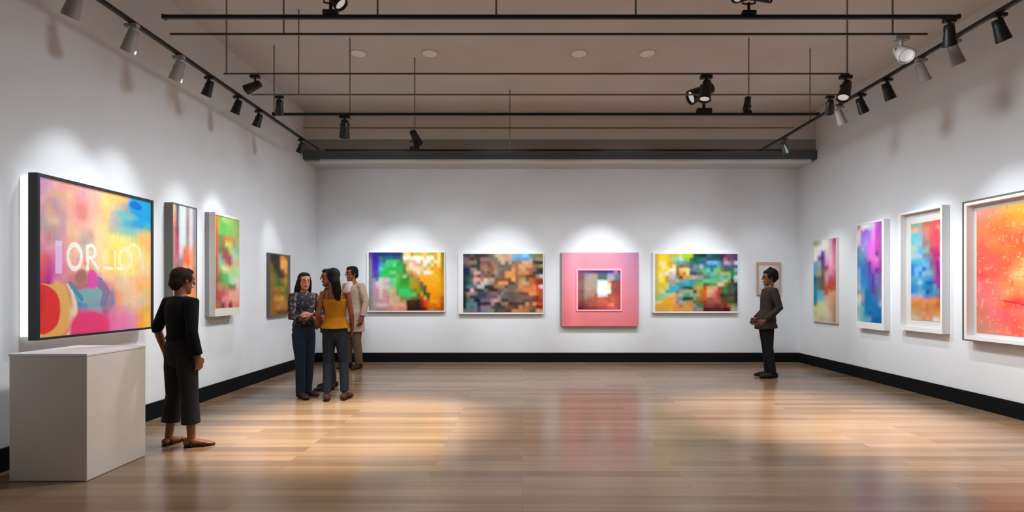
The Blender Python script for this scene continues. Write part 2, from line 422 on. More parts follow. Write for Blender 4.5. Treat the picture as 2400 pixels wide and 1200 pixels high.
base1 = tabfn(L1T, .014, (4.10, 5.39), 1)
def seg(s, t, a, b, w, asp=1.0):
    ax, ay, bx, by = a[0], a[1]*asp, b[0], b[1]*asp; px, py = s, t*asp
    dx, dy = bx-ax, by-ay; q = dx*dx+dy*dy
    k = 0 if q == 0 else min(1, max(0, ((px-ax)*dx+(py-ay)*dy)/q))
    return math.hypot(px-ax-k*dx, py-ay-k*dy) < w
def ringd(s, t, c, rx, ry, w):
    d = math.hypot((s-c[0])/rx, (t-c[1])/ry); return abs(d-1)*min(rx, ry) < w
def big_art(s, t):
    Ya, Yb = 4.10, 5.39; Y = Ya+(Yb-Ya)*s; q = (1/Ya-1/Y)/(1/Ya-1/Yb)
    c = base1(s, t)
    dn = noise.noise_vector(Vector((s*7, t*7, 51))); x, y = q+.018*dn.x, t+.018*dn.y
    def lay(col, a):
        a = min(1, max(0, a)); col = lin(tuple(k/255 for k in col))
        for i in range(3): c[i] = c[i]*(1-a)+col[i]*a
    dr = math.hypot((x-.03)/.165, (y-.82)/.155)
    if y > .66:
        lay((240, 184, 104), (1.75-dr)*4*(dr < 1.75)*min(1, (x+.02)*8)*.85)
        lay((250, 224, 204), (1-abs(dr-1.78)/.16)*1.4)
    lay((238, 60, 58), (1.04-dr)*14); lay((204, 42, 74), (.75-math.hypot((x-.0)/.11, (y-.78)/.14))*1.2)
    lay((242, 70, 128), (1-math.hypot((x-.45)/.20, (y-.96)/.13))*5)
    lay((136, 176, 186), (1-math.hypot((x-.46)/.15, (y-.745)/.065))*5)
    if seg(x, y, (.29, .66), (.385, .765), .019): lay((70, 146, 186), .9)
    if seg(x, y, (.545, .65), (.60, .72), .03) or seg(x, y, (.60, .72), (.57, .80), .028): lay((132, 122, 160), .85)
    lay((226, 92, 176), (1-math.hypot((x-.485)/.055, (y-.63)/.075))*4)
    lay((176, 122, 114), (1-math.hypot((x-.375)/.06, (y-.61)/.05))*3)
    lay((36, 168, 228), (1-math.hypot((x-.93)/.15, (y-.06)/.07))*4); lay((24, 118, 206), (1-math.hypot((x-.87)/.06, (y-.055)/.035))*4)
    lay((120, 196, 192), (1-math.hypot((x-.78)/.12, (y-.145)/.04))*2)
    lay((240, 150, 140), (1-math.hypot((x-.38)/.07, (y-.17)/.08))*1.5)
    W, PY, PK = lin((1, .99, .96)), lin((1, .97, .75)), lin((.96, .78, .95))
    if .152 < q < .212 and .385 < t < .60: c = PK if t > .42 else lin((.93, .86, .95))
    if ringd(q, t, (.322, .482), .060, .080, .013): c = W
    if seg(q, t, (.436, .40), (.436, .56), .011) or (ringd(q, t, (.468, .44), .040, .044, .011) and q > .44) or seg(q, t, (.465, .48), (.525, .55), .011): c = W
    if seg(q, t, (.415, .515), (.418, .53), .010): c = lin((.95, .6, .3))
    if seg(q, t, (.585, .548), (.655, .548), .010): c = W
    if seg(q, t, (.682, .42), (.682, .545), .008): c = lin((1, .96, .86))
    if seg(q, t, (.71, .545), (.79, .545), .011): c = W
    if ringd(q, t, (.775, .47), .055, .072, .012): c = PY
    if ringd(q, t, (.85, .42), .055, .06, .011) and t < .46: c = PY
    if seg(q, t, (.925, .43), (.925, .545), .010): c = lin((1, .92, .74))
    return c
GL, GB, GR = 'paintings on the left wall', 'paintings on the far wall', 'paintings on the right wall'
r, w, h = hang('largest left painting, pink and yellow abstract with white letters in a black frame', GL, 'L', 4.10, 5.39, .995, 2.343)
box('backing', M['backing_glow'], -w/2, w/2, -.064, -.001, .03, h-.03, r)
frame('frame', M['blackframe'], r, w, h, .022, .03, .02, .024, -.065, -.14)
canvas('canvas', r, -w/2+.02, w/2-.028, .018, h-.022, -.132, big_art, 200, 200)

# --- left wall 2
r, w, h = hang('tall pale and orange streaked painting in an olive frame behind the woman in black', GL, 'L', 5.75, 6.18, 1.07, 2.388)
frame('frame', M['oliveframe'], r, w, h, .006, .012, .012, .012, -.002, -.096)
canvas('canvas', r, -w/2+.005, w/2-.011, .011, h-.011, -.090, tabfn("""
dca 657 dee dee a99 ddd 99a
fa8 657 dee dee a89 edd 99a
c87 746 dee dee a89 edd 99a
c88 b47 dee dee a99 edd 99a
c88 c47 ddd e76 e86 fa8 b98
b88 b88 a89 e86 f64 fa7 c98
b88 956 956 fb9 fb9 fb8 b87
c99 a88 745 eaa eba fb9 b87
daa daa c99 eba ea9 f95 d96
c87 c87 d98 ea8 e97 fa5 f96
c76 c76 c87 d98 e97 fc9 fa7
""", .02, (5.75, 6.18), 2), 70, 140)

# --- left wall 3
r, w, h = hang('green and coral painting in a pale frame, third along the left wall', GL, 'L', 6.483, 7.06, 1.065, 2.389)
frame('frame', M['cream'], r, w, h, .008, .02, .10, .03, -.055, -.13)
box('backing', M['greyframe'], -w/2, w/2, -.055, -.001, 0, h, r)
canvas('canvas', r, -w/2+.007, w/2-.019, .098, h-.028, -.125, tabfn("""
e73 7b5 ac7 ac7 9c6 9b6 8b6
e73 7c5 6b5 7c5 8c6 9b6 9b6
e63 7c6 6c6 7c6 8b6 8c6 9b6
d63 696 a85 d84 d85 b96 ba6
d64 696 a75 cd7 cd6 a96 9b8
d64 586 965 965 bc7 aca 9b9
c64 7ba a55 a55 966 bca bc9
b64 9cb 9b9 a65 a55 cb9 cb8
a65 ba7 dea eda cc8 bc8 bd9
a65 795 6b6 7b7 ad9 ad9 ad9
a54 685 7a6 6b6 9da cdb ddc
b65 b95 a96 a96 775 785 eba
a55 a65 c57 d76 ea8 ea9 ea9
a54 a55 e89 e98 ea8 ea8 ea9
b64 a65 645 d88 824 d97 d87
""", .018, (6.483, 7.06), 3), 70, 140)

# --- left wall 4
r, w, h = hang('small dark gold and brown painting, farthest along the left wall', GL, 'L', 8.04, 8.75, .978, 1.99)
frame('frame', M['bronze'], r, w, h, .02, .09, .03, .02, -.002, -.055)
canvas('canvas', r, -w/2+.018, w/2-.088, .028, h-.018, -.05, tabfn("""
332 322 433 da4 b72
331 433 433 fb5 fb6
761 322 432 fb6 fa5
761 442 333 743 ea4
872 763 342 522 a62
873 773 563 973 b94
862 672 462 763 983
962 a73 972 993 773
862 961 a61 961 772
862 c84 c94 da4 872
962 a62 b73 c83 b73
962 a72 c84 b73 b73
962 962 741 741 741
""", .02, (8.04, 8.75), 4), 60, 110)

# --- far wall
YP = 9.92
def bx(px): return pxX(px, YP)
def bz(py): return 1.4-(py-680)/1200*YP
def back(label, x0, x1, y0, y1): return hang(label, GB, 'B', bx(x0), bx(x1), bz(y1), bz(y0))
r, w, h = back('painting with a green shape on violet and orange, leftmost on the far wall', 860, 1042, 590, 731)
frame('frame', M['white'], r, w, h, .04, .012, .03, .014, -.002, -.075)
canvas('canvas', r, -w/2+.035, w/2-.011, .026, h-.013, -.078, tabfn("""
549 329*2 137*2 137*2 236*2 236 ec7 fd8 b83 bb4*2 cb4 ec5 cb3 bb3 ea3 ff6 a70
759 329*2 467 257*2 266 347*2 555 fff fed fda fff*2 ffd eb7 ffd*2 da3 fe9 a80
878 32a 42b 477 267 4b7 3b6 4b6 4a4 375 ca7*2 db8 da9 fed da6 fff eed cb5 fe9 fea a80
878 43b*2 39a 4a8 4b7 3b6 5d8 395*2 573 da6 fdc da9 ca8 da6 eed d95 dd7 d93 fd6 a80
888 43b*2 6bc 3b6 2b5 2a4*2 3a5*2 474 db7 ec8 fdb ec9*2 d93 cd6 e91 fa2*2 b80
888 54b 54c 3b7 2b5*2 6c7*2 4a4*2 374 a96 c86 ea6 ddc da5 fee*2 fd4 ea2*2 b80
889 54a*2 3b7 3b6*2 4a5 3a5 6b5 594 9c7 684 973 c83 da6 fa3*4 fb2 ea2 c90
889 a8b 66a bda cba cbb 6c8*2 5b3 393 382*2 7a5 b82 a72 fa2*5 eb2 c90
889 a9b dcd dcc bbb bab 6b8 7c8 4b4 393*2 392 a92*2 a81 563 fa1*3 fa2 ea1 d90
889 a9b dab ccb cbc cbb ab7 8b8 3b4 3a3 3a4 4a3 a92*2 a81 563 553 fa1*3 ea1 d90
888 a9b c89 dcc c98 ba9 cb8 ba8 3b4 3c6*3 593 961 892 781 253 e91 f90*2 ea1 d90
888 a9a c89 dba c98 b98 ba8*2 795 3c6*3 4c6 5c6 852 d91 253 452 f90*2 e90 d90
888 a9a c89 cba c99 c88 ca8*2 da8 783 784 5a5 774 763 563 a42 ea3 452 f90 e90 e81 b60
887 a99 b99 b98 c99 c89 db9 ca8*2 a95 b96 421 432 321 221 a21 d40 d61 fa0*2 e81 b60
887 a99 dab dbc dbb dab ca8 db8 da8 ea8 da8 421 321*2 221 721 c40 d61 d71*2 e81 a50
887 a99 a88*3 c88*2 d98*2 d88 d87 310*4 511 710 c60 d71 c60 b60 a50
""", .010, None, 11), 176, 140)
r, w, h = back('dense brown, slate and rust collage painting, second on the far wall', 1074, 1274, 592, 736)
frame('frame', M['white'], r, w, h, .10, .016, .035, .03, -.002, -.075)
canvas('canvas', r, -w/2+.096, w/2-.014, .031, h-.026, -.078, tabfn("""
445 434 555 233 333*3 454 765 ba9*2 b98 b97 ca9 8ab 7ac*2 8cf*2 698 885*2 884
667 945 222 544 333 966*2 866 765*2 ca8*2 b98 b97 6ac 59c*2 69b*2 9ab 778 998 a97
667 866 876 875 322 755 754 744 966 865 775 caa 765 a98 765 a65 965 da8*2 ca8 442 221*2
544 654 333*2 334 966 976 643 865 976 665*3 765 a75 a64 ca7 c97*3 875*2 a97
024 035 977 887 433 865 a76 865 853 a76 776 765*2 755 d96 a64 b86 ca8 a64*3 443 333
024 035 765 ca9 c99 655 865 644 965 a87 766 655 d85 d95 d84 a64 c84*2 d85 964 443 344 333
234 345 346 a77 733 966 654 765 543 776 765 754 d85 d93 c95 865 965*2 544 543 544 b76 ccc
234 255 865 da9*2 b65 dba b98*2 654 852 752 852 843 ea6 953 b84 b96 653 b64 b53 942 832
223 255 466 a99 655 bba*2 998 a77 753 d96*2 e86 543*2 865 b86 ca8 b96 b64*2 832*2
244 578 577*2 cbb bba 222*2 532 a75*3 544 666 665 755 c96 b75 c75 c74 e85 e53 edd
223 235 ebc 444 332 445 766 433 322*2 655 766 776 665 865 975 b75 c85 d84*2 d85 c52 c43
443 a87*2 977 345*2 445 756 866*2 555 778 655*2 654 665 743*3 e96*2 d63 b53
222 766 333 334 345 445*2 756 655*2 a88 665*2 655 654 754 765*2 865*2 843 832 b54
222 466 588 112*2 667*2 767 b89 ca9 a88 433*2 654*2 765*2 655 744 843 832 932 a31
222 588*2 778 123 423 323 424 b89 444 222 976*2 423 433 534 535 434 ba6 853 da7 c53*2
222 688 467 778 245 878*3 555 444*2 343 754*2 643 532 c85 964 a75 965 853 810 911
677 677*2 778 445 778*2 788 886 443 554 655 543*2 b86 b85*2 b75 b74 653*2 da8 c96
""", .008, None, 12), 184, 140)
# pink square picture with a wide painted border and a sunken inner panel
r, w, h = back('square pink painting with a wide border round a small brown panel', 1314, 1496, 592, 764)
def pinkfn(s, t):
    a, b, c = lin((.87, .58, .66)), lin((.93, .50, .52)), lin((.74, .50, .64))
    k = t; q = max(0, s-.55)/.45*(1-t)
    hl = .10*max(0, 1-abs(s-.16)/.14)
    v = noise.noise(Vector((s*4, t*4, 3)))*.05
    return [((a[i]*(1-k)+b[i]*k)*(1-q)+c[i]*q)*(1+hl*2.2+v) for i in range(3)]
box('backing', M['greyframe'], -w/2, w/2, -.05, -.001, 0, h, r)
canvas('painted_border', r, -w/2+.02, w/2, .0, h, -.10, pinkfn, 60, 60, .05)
M['pinklip'] = mat('pink_inner_lip', rgb(248, 165, 178), .5)
ix0, ix1, iz0, iz1 = bx(1350)-bx(1405), bx(1457)-bx(1405), bz(729)-bz(764), bz(630)-bz(764)
bm = bmesh.new(); add_frame(bm, ix1-ix0, iz1-iz0, .035, .03, .028, .035, -.10, -.118)
for v in bm.verts: v.co.x += (ix0+ix1)/2; v.co.z += iz0
obj_from_bm('inner_frame', bm, M['pinklip'], r)
canvas('canvas', r, ix0+.028, ix1-.022, iz0+.022, iz1-.028, -.108, tabfn("""
746 647*3 536*2 436 437*2 438 43a b7a 545
856 755 988 999 a98*2 566*3 99b*2 778 667
945 755 988 a99 a98*2 566*3 aab*2 778 667
866*2 a88 a98*2 998 dee*3 c95 844*3
966 866 a98*4 eee*3 fdb 954*2 844
866*2 b98*2 a98*2 fff*3 fdb 954 944*2
955 754 a88 b88 a88 a87 fff*3 ffe 954 944 844
955 764 a87*3 965 dde*3 b54*2 a54 944
955 754 a77 965 a65 b54 c64*2 b54*2 c65 b54 a44
945 743 954 955 a54 b54 c65*2 d65 b54 c64 c54 a44
834 633 844 954 a54 b54 c54*3 e76 f87 b54 a44
512 623 733 734 834*2 944*2 a45 b55*2 c55 a44
""", .010, None, 13), 90, 90, .006)
r, w, h = back('yellow, teal and green abstract painting, rightmost big one on the far wall', 1530, 1730, 592, 733)
frame('frame', M['white'], r, w, h, .05, .012, .035, .03, -.002, -.08)
canvas('canvas', r, -w/2+.045, w/2-.011, .031, h-.026, -.083, tabfn("""
eb4 fd3*2 ec3 cb3 bb3*2 bd4 ac1 ac2 bc2 152 141 032*2 367 256 245*2 334 635 656 745 547
eb4 fd2*2 fc3 bb7 ac9 8cb 9de 8b5 9b4 064 153 166 266 368 445 256*2 345 333 b68 746 657 547
db5 fe9*2 ec2 ca3 aa6 5a8 6a8 788 676 567 166*2 267 368 6bd*2 7bd 4ad 557 cab b9a 868 dde
db5 fd5 fec ed3 ca2 fd9 876 855 776 777 266 788 688 9bc 478 27a 279 369 5a8 577 457 469 458 449
db5 fd3*2 fd4 fec*2 875 fb6 fc7 fd7 578 777 488 796 4b8 7c9 278 8b7*2 783 464*2 374 8bb
db5 fe7 ed8 edd cba dcc 753 d92 b72 fc8 256 345 665*2 6a7 597 5bb 7b8 6a7 9b7*3 184 496
dc5 fe6 fd4 b94 bba cbb 787 612 d94 a95 ba8*2 a99 999 577*2 5a8 5a7 6a7 7b9 697 8b9 183 cdd
cb5 fd7 fd4 b94 a99 a98 ba8 797 79a 799 399 39a 499 597 6c8*2 6b8 7b8 6a7 8ba ac9 995 120 abc
cb5 dc3*2 dc4 a98 8a9 499 39a 1ab*2 29a 696 8a3 9a5 553 664 594*2 dc9*2 783 453 554 223
cb5 dc4 cc5 cca 4ab*2 0bc 478 354 343 333 997 ba4 9a4 b42 da6 da7 da8 a43 663 475 453 554 455
cb5 dd6*2 3ab 4ab 3bc 776 a97 9a8*3 232 d83 c62 d62 db8 db7 d77 b44 664 485 453 564 334
ab7 9c8 ac8 bca*2 eb6 b97 aba 4a8 497 8a8*3 c62 c61 da8 d86 d66 943 232 344 444 533 233
ab7 9c9*2 fa2 ea3 ea4 a88 788 132*2 043 896 973 b62 c61 a54*2 b65 a54 642*2 553 562 233
dc9 ec7 fa2*2 ea3 ea6 988 aaa 9a8 b97 b86 474 763 852 842 a54*3 b55 743 742 552 452 343
ea3*3 f92 ea2 e94 d94 b65 c95 d95 c84 898 375*2 833 844*2 733*2 844 732 a64 996 876
da5*3 da4 db5 d94*6 778 b87 887 411 511 522*4 411 511 ba8 aa9
""", .009, None, 14), 192, 136)
r, w, h = back('small pale picture in a thin tan frame behind the head of the lone man', 1777, 1833, 614, 692)
frame('frame', M['tanframe'], r, w, h, .035, .035, .035, .06, -.002, -.04)
canvas('canvas', r, -w/2+.033, w/2-.033, .033, h-.058, -.034, tabfn("ddd edd dbb\nddd dcc cbb\nccc cbb bbb", .02, None, 15), 30, 30)

# --- right wall (local x runs towards the viewer)
def right(label, far, near, z0, z1): 
    w, h = far-near, z1-z0
    return thing('framed_painting', label, 'painting', (XR, (far+near)/2, z0), -PI/2, GR), w, h
r, w, h = right('small teal, pink and cream painting, farthest along the right wall', 9.44, 8.72, .83, 2.30)
frame('frame', M['cream'], r, w, h, .05, .012, .02, .012, -.002, -.05)
canvas('canvas', r, -w/2+.046, w/2-.01, .018, h-.01, -.053, tabfn("""
bba ccb ffe fed dbc a57
ffe ffe fff fed dbc c69
fff eef 63a edd ebc d79
fff 65a 628 ebd ecd d8a
7ac 9bc 738 dac fbc d8a
6ac 9aa 756 856 f9c e9b
5ac ba7 766 d99 e9b c79
177 766 655 dab c56 b67
089 765 665 d76 c45 b54
09a 776 665 c54 b54 b64
09b 6bc 8ab c54 da8 da8
08a 7bd 9bc db9 da8 c97
09a cda dda dc9 da8 c97
dd9 dd9 dd9 ddc da8 b97
cc9 dda dda ddc dc9 b97
dda dca cba dcb dba b97
""", .016, (9.44, 8.72), 21), 60, 140)
r, w, h = right('violet, magenta and blue painting in a white frame on the right wall', 8.14, 7.52, .805, 2.45)
frame('frame', M['white'], r, w, h, .012, .05, .10, .03, -.002, -.085)
canvas('canvas', r, -w/2+.010, w/2-.048, .098, h-.028, -.08, tabfn("""
caa fff fff ede ecf c6d a5b
fde a7d 97e a8e f9e c5c a5b
edd 98e a8e a8e f9e c5c b5b
dcd a8e b9e d7d f7e d5c b5b
789 aad a8e e7e e7e c5b b5b
69b 79b 89d e7e e7e 748 b5b
58b 59c 67a e7d e7d e8d a5a
48b 48b 56a 64a c6c d6d a49
7ac 27c 47b 64a b5b 63a 849
8ac 28c 47b 55b 64a 77b 76a
8ac 38c 38c 46b 63a 77b 76a
abc 49d 38c 46b 54a 66a 779
999 7ab 27b 27b 549 669 779
cdc c9a 17b 17b 37b 47b 78a
cdc 59b 17b 17b 27b 37b 9ab
9bc 7bc 17b 18b 17b 17b 17b
abc 5bc 28b 06a 17b 17b 17b
bcc 6bc 6ac 6ac 06a 06a 06a
""", .018, (8.14, 7.52), 22), 70, 140)
r, w, h = right('blue, crimson and ochre picture in a white box frame on the right wall', 7.22, 6.46, .845, 2.477)
frame('frame', M['white'], r, w, h, .05, .03, .06, .03, -.002, -.10)
box('mat_board', M['matb'], -w/2+.05, w/2-.03, -.03, -.003, .06, h-.03, r)
canvas('canvas', r, -w/2+.16, w/2-.06, .15, h-.17, -.036, tabfn("""
9a9 9a9 9a9 b76 c65 c65 e55 e55 e55
db8 db9 c98 c87 c87 d66 e56 d97 d45
6cd 7bc 8bc c88 c87 d66 e55 e45 ebb
6cd 7cd 8bc b88 c87 e55 e56 e56 e67
7cd 8cd 8cd a77 888 c66 e56 e56 d47
cc9 9cd 7bc a88 999 c66 d56 d57 e8a
9cd 8cd 5bd 6bd 8ba b47 b47 c37 d9a
acd acd acd 888 888 a68 b37 c27 c37
4bd 5bd 6bd 5bd 59c 878 a48 c37 dab
38d 4ad 6ad 7bd 6bd 769 a48 918 c8a
28d 7be 7be 06c 6ad 789 968 918 c8a
28d 7be 28c 9bd 7bd 8ac 878 918 a39
5ac 5ad 5ac 5ac 59c 49c 868 938 a38
49c 5ac ace 49c 06b 06b 84a 938 938
38c 39d 5ac 28b 28b 37a 69b 938 838
28c 49d 6ac 5ac 15a 37b 59b 68a 747
aac aac abc 69c 58b 58b 68a 679 848
d95 e95 e84 e85 e85 e85 d94 c74 b63
c85 c84 c85 d96 c74 c84 c74 b63 b63
c95 c95 c85 c85 b84 c85 c84 c84 c74
ba7 c96 c96 e97 c85 d86 c95 d95 d94
cba cb9 ca7 c86 e97 d86 ddc ddc d95
""", .012, (7.22, 6.46), 23), 90, 170, .005)
r, w, h = right('large orange and coral painting in a deep bronze box frame, nearest on the right wall', 6.136, 4.52, .80, 2.453)
frame('frame', M['bronze'], r, w, h, .016, .016, .016, .016, -.002, -.125)
bm = bmesh.new(); add_frame(bm, w-.032, h-.032, .035, .035, .045, .035, -.002, -.118)
for v in bm.verts: v.co.z += .016
obj_from_bm('inner_frame', bm, M['white'], r)
box('mat_board', M['matb'], -w/2+.05, w/2-.05, -.03, -.003, .06, h-.05, r)
ob = parse("""
e98 f97 fa5 fa4 fa3 fa3 fa4 fa4 f94 f85
e86 f85 f83 f93 f83 fa3 f93 f83 f84 f74
f85 f74 f74 f84 f63 f63 f73 f73 f63 f74
f75 f85 f64 f64 f53 f63 f53 f63 f63 f64
e65 f74 f74 f63 f53 f63 f53 f63 f64 f64
d65 f65 f64 f74 f53 f53 f63 f64 f64 f65
e65 f65 f64 f85 fc8 fb7 fb7 f96 f75 f75
e55 f65 f75 fb7 fb7 fb8 fc8 fa6 f86 f75
e77 e76 f85 f95 fa6 fa7 f96 fa7 f86 f75
e77 e77 f96 f85 f86 e64 f86 f86 f76 e66
e77 f87 f64 e44 f65 e45 e56 f77 f77 e66
d76 f77 f66 f76 f77 e56 e67 f87 f77 e67
d87 e77 f66 e65 f76 e66 f87 f76 e77 e67
c87 d87 f76 e65 f76 e66 f66 e77 e77 d77
""")
strk = [(random.random(), random.random(), random.uniform(.008, .028), random.choice((0, 1)), random.random()) for _ in range(420)]
def orange_art(s, t):
    d = noise.noise_vector(Vector((s*8, t*8, 33)))
    c = sample(ob, s+.02*d.x, t+.02*d.y)
    for a, b, l, vert, k in strk:
        if vert: hit = abs(s-a) < .008 and abs(t-b) < l
        else: hit = abs(t-b) < .007 and abs(s-a) < l*.6
        if hit:
            q = lin((1, .78, .5)) if k < .55 else lin((.95, .33, .22)) if k < .8 else lin((.98, .62, .55))
            w_ = .55 if math.hypot(s-.5, t-.55) < .25 else .3
            c = [c[i]*(1-w_)+q[i]*w_ for i in range(3)]
    if seg(s, t, (.24, .735), (.37, .755), .006) or seg(s, t, (.37, .755), (.55, .80), .006): c = lin((.86, .2, .27))
    return c
canvas('canvas', r, -w/2+.095, w/2-.095, .10, h-.115, -.036, orange_art, 170, 170, .005)

# ------------------------------------------------------------------ plinth
r = thing('plinth', 'white square display plinth standing on the floor below the largest left painting', 'plinth', (-3.473, 4.03, 0))
box('body', M['plinth'], -.284, .284, -.284, .30, .002, .915, r, .004)
box('top_slab', M['white'], -.288, .288, -.288, .304, .915, .935, r, .004)

# ------------------------------------------------------------------ people
def V(*a): return Vector(a)
def interp(tab, z):
    if z <= tab[0][0]: return tab[0][1]
    for (a, p), (b, q) in zip(tab, tab[1:]):
        if z <= b: return p+(q-p)*(z-a)/(b-a)
    return tab[-1][1]
def hand_geo(bm, wrist, d, n, s, curl):
    d, n, s = d.normalized(), n.normalized(), s.normalized()
    add_tube(bm, [wrist-d*.01, wrist+d*.025, wrist+d*.06, wrist+d*.09], [(.026, .020), (.032, .018), (.040, .016), (.041, .013)], ref=s, n=14)
    for k, (o, ln) in enumerate(((.031, .070), (.0105, .080), (-.0105, .074), (-.031, .056))):
        p = wrist+d*(.088-.004*abs(k-1.3))+s*o; ang = curl*.35; fan = (o*2.4)
        pts, rr = [p-d*.02], [.0095]
        for q, f in enumerate((.45, .32, .26)):
            ang += curl*(.6 if q else .3)
            p = p + (d*math.cos(ang)+n*math.sin(ang)+s*fan).normalized()*ln*f
            pts.append(p); rr.append((.0092, .0085, .0075)[q])
        add_tube(bm, pts, rr, ref=s, n=8)
    p = wrist+d*.022+s*.026
    a = (d*.62+s*.62+n*.25).normalized(); b = (d*.85+s*.25+n*.4).normalized()
    add_tube(bm, [p-s*.012, p+a*.035, p+a*.035+b*.03, p+a*.035+b*.052], [.015, .0125, .0105, .0085], ref=n, n=8)

HEAD = [(.000, .026, .026, .066), (.018, .044, .045, .050), (.045, .056, .068, .028), (.08, .064, .086, .012), (.115, .070, .095, .004),
        (.15, .073, .097, -.002), (.185, .066, .086, -.005), (.208, .046, .06, -.008), (.222, .018, .024, -.01)]
TORSO = [(.845, .135, .090), (.87, .160, .108), (.94, .162, .108), (1.0, .142, .098), (1.07, .122, .088), (1.15, .130, .093),
         (1.24, .148, .104), (1.31, .158, .100), (1.365, .150, .085), (1.405, .105, .068), (1.43, .062, .058)]
def person(label, loc, yaw, H, skin, lean=((0, 0), (2, 0)), arms=None, legs=None, headyaw=0, headpitch=0, headx=0,
           hair=None, haircol=(.01, .008, .007, 1), wear=None, female=True, slim=1.0):
    s = H/1.70
    root = thing('person', label, 'person', loc, yaw, 'people in the gallery')
    SK = mat('skin', skin, .5, spec=.35, noise_amt=.06, noise_scale=30)
    off = lambda z: interp(lean, z)
    hw = slim*(.93 if female else 1.0)
    sx = .168*hw+.005
    A = {'R': (V(.235, -.02, 1.10), V(.24, .06, .86)), 'L': (V(-.235, -.02, 1.10), V(-.24, .06, .86))}
    A.update(arms or {})
    G = {'R': (V(.095, .015, .48), V(.10, -.02, .085), 0), 'L': (V(-.095, .015, .48), V(-.10, -.02, .085), 0)}
    G.update(legs or {})
    bm = bmesh.new()
    # trunk and neck
    add_tube(bm, [(0, off(z), z) for z, a, b in TORSO], [(a*hw, b*hw) for z, a, b in TORSO], n=24)
    nk = V(headx*.6, off(1.45), 1.40); hb = V(headx, off(1.47)+.012, 1.472)
    Rh = Matrix.Rotation(headyaw, 3, 'Z') @ Matrix.Rotation(headpitch, 3, 'X')
    hp = lambda x, y, z: hb + Rh @ V(x, y, z)
    add_tube(bm, [nk, (nk+hb)/2+V(0, -.008, .01), hp(0, -.02, .06)], [(.06, .062), (.048*(1 if female else 1.15), .052), (.046, .05)], n=16)
    t = bmesh.new(); add_tube(t, [(0, y, z) for z, a, b, y in HEAD], [(a, b) for z, a, b, y in HEAD], n=22)
    add_tube(t, [(0, .098, .128), (0, .110, .098), (0, .116, .083)], [(.008, .008), (.010, .012), (.015, .012)], n=10)   # nose
    add_tube(t, [(-.02, .090, .052), (0, .096, .052), (.02, .090, .052)], [.007, .010, .007], ref=(0, 0, 1), n=8)           # mouth
    add_tube(t, [(-.045, .083, .130), (0, .094, .128), (.045, .083, .130)], [.008, .009, .008], ref=(0, 0, 1), n=8)         # brow ridge
    for q in (-1, 1):
        add_ell(t, (q*.072, -.004, .105), (.010, .018, .030))
    merge(bm, t, Matrix.Translation(hb) @ Rh.to_4x4())
    # limbs
    for q, sd in (('R', 1), ('L', -1)):
        sh = V(sd*sx, off(1.37), 1.37); el, wr = A[q]
        el = V(el.x, el.y+off(el.z)*.7, el.z); wr = V(wr.x, wr.y+off(wr.z)*.7, wr.z); A[q] = (el, wr)
        add_tube(bm, [V(sd*.09, off(1.37), 1.375), sh, sh.lerp(el, .35), el, el.lerp(wr, .3), wr], [.05, .052*hw, .045*hw, .037*hw, .038*hw, .025], n=14)
        d = (wr-el).normalized()
        inward = V(-sd, 0, 0); n_ = inward-d*inward.dot(d)
        if n_.length < .3: n_ = V(0, 0, -1)-d*(-d.z)
        n_.normalize(); th = d.cross(n_)*(-sd)
        if abs(d.z) > .5 and th.y < 0: th = -th
        hand_geo(bm, wr, d+n_*.12, n_, th, .55)
        kn, an, ty = G[q]
        hj = V(sd*.085*hw, off(.86), .86)
        add_tube(bm, [hj+V(0, 0, .03), hj.lerp(kn, .3), hj.lerp(kn, .8), kn, kn.lerp(an, .3), kn.lerp(an, .8), an, an+V(0, 0, -.04)],
                 [.083*hw, .078*hw, .056*hw, .052*hw, .053*hw, .036, .034, .036], n=16)
        f = Matrix.Rotation(ty, 3, 'Z') @ V(0, 1, 0); fs = Matrix.Rotation(ty, 3, 'Z') @ V(1, 0, 0)
        b0 = V(an.x, an.y, 0)
        add_tube(bm, [b0-f*.045+V(0, 0, .045), b0+f*.02+V(0, 0, .046), b0+f*.09+V(0, 0, .034), b0+f*.155+V(0, 0, .024), b0+f*.175+V(0, 0, .022)],
                 [(.030, .030), (.034, .036), (.040, .026), (.040, .016), (.03, .012)], ref=fs, n=14)
    remeshed('body', bm, SK, root, .0055, 2, s)
    # face
    EW, EI = mat('eye_white', (.42, .38, .35, 1), .4), mat('dark_iris', (.02, .012, .008, 1), .3)
    HM = mat('hair', haircol, .8, spec=.15, noise_amt=.3, noise_scale=60)
    LP = mat('lips', tuple(x*k for x, k in zip(skin[:3], (.85, .5, .5)))+(1,), .4)
    for q in (-1, 1):
        bm = bmesh.new(); add_ell(bm, hp(q*.030, .084, .113)*s, (.012*s, .006*s, .0055*s), rot=Rh); e = obj_from_bm('eye', bm, EW, root, True)
        bm = bmesh.new(); add_ell(bm, hp(q*.029, .0885, .113)*s, (.0068*s, .0035*s, .0054*s), rot=Rh); obj_from_bm('iris', bm, EI, e, True)
        bm = bmesh.new(); add_tube(bm, [hp(q*.014, .101, .130)*s, hp(q*.03, .097, .135)*s, hp(q*.048, .085, .130)*s], [.0035*s]*3, n=8); obj_from_bm('eyebrow', bm, HM, root, True)
    bm = bmesh.new(); add_tube(bm, [hp(-.022, .091, .052)*s, hp(0, .104, .053)*s, hp(.022, .091, .052)*s], [.003*s, .0065*s, .003*s], n=8); obj_from_bm('mouth', bm, LP, root, True)
    # hair
    bm = bmesh.new(); Hh = lambda c, r: add_ell(bm, hp(*c), r, 18, Rh)
    Hh((0, -.022, .145), (.083, .092, .090))
    Hh((0, -.052, .095), (.072, .062, .075))
    Hh((0, .030, .190), (.066, .062, .040))
    for q in (-1, 1): Hh((q*.063, .005, .135), (.020, .050, .055))
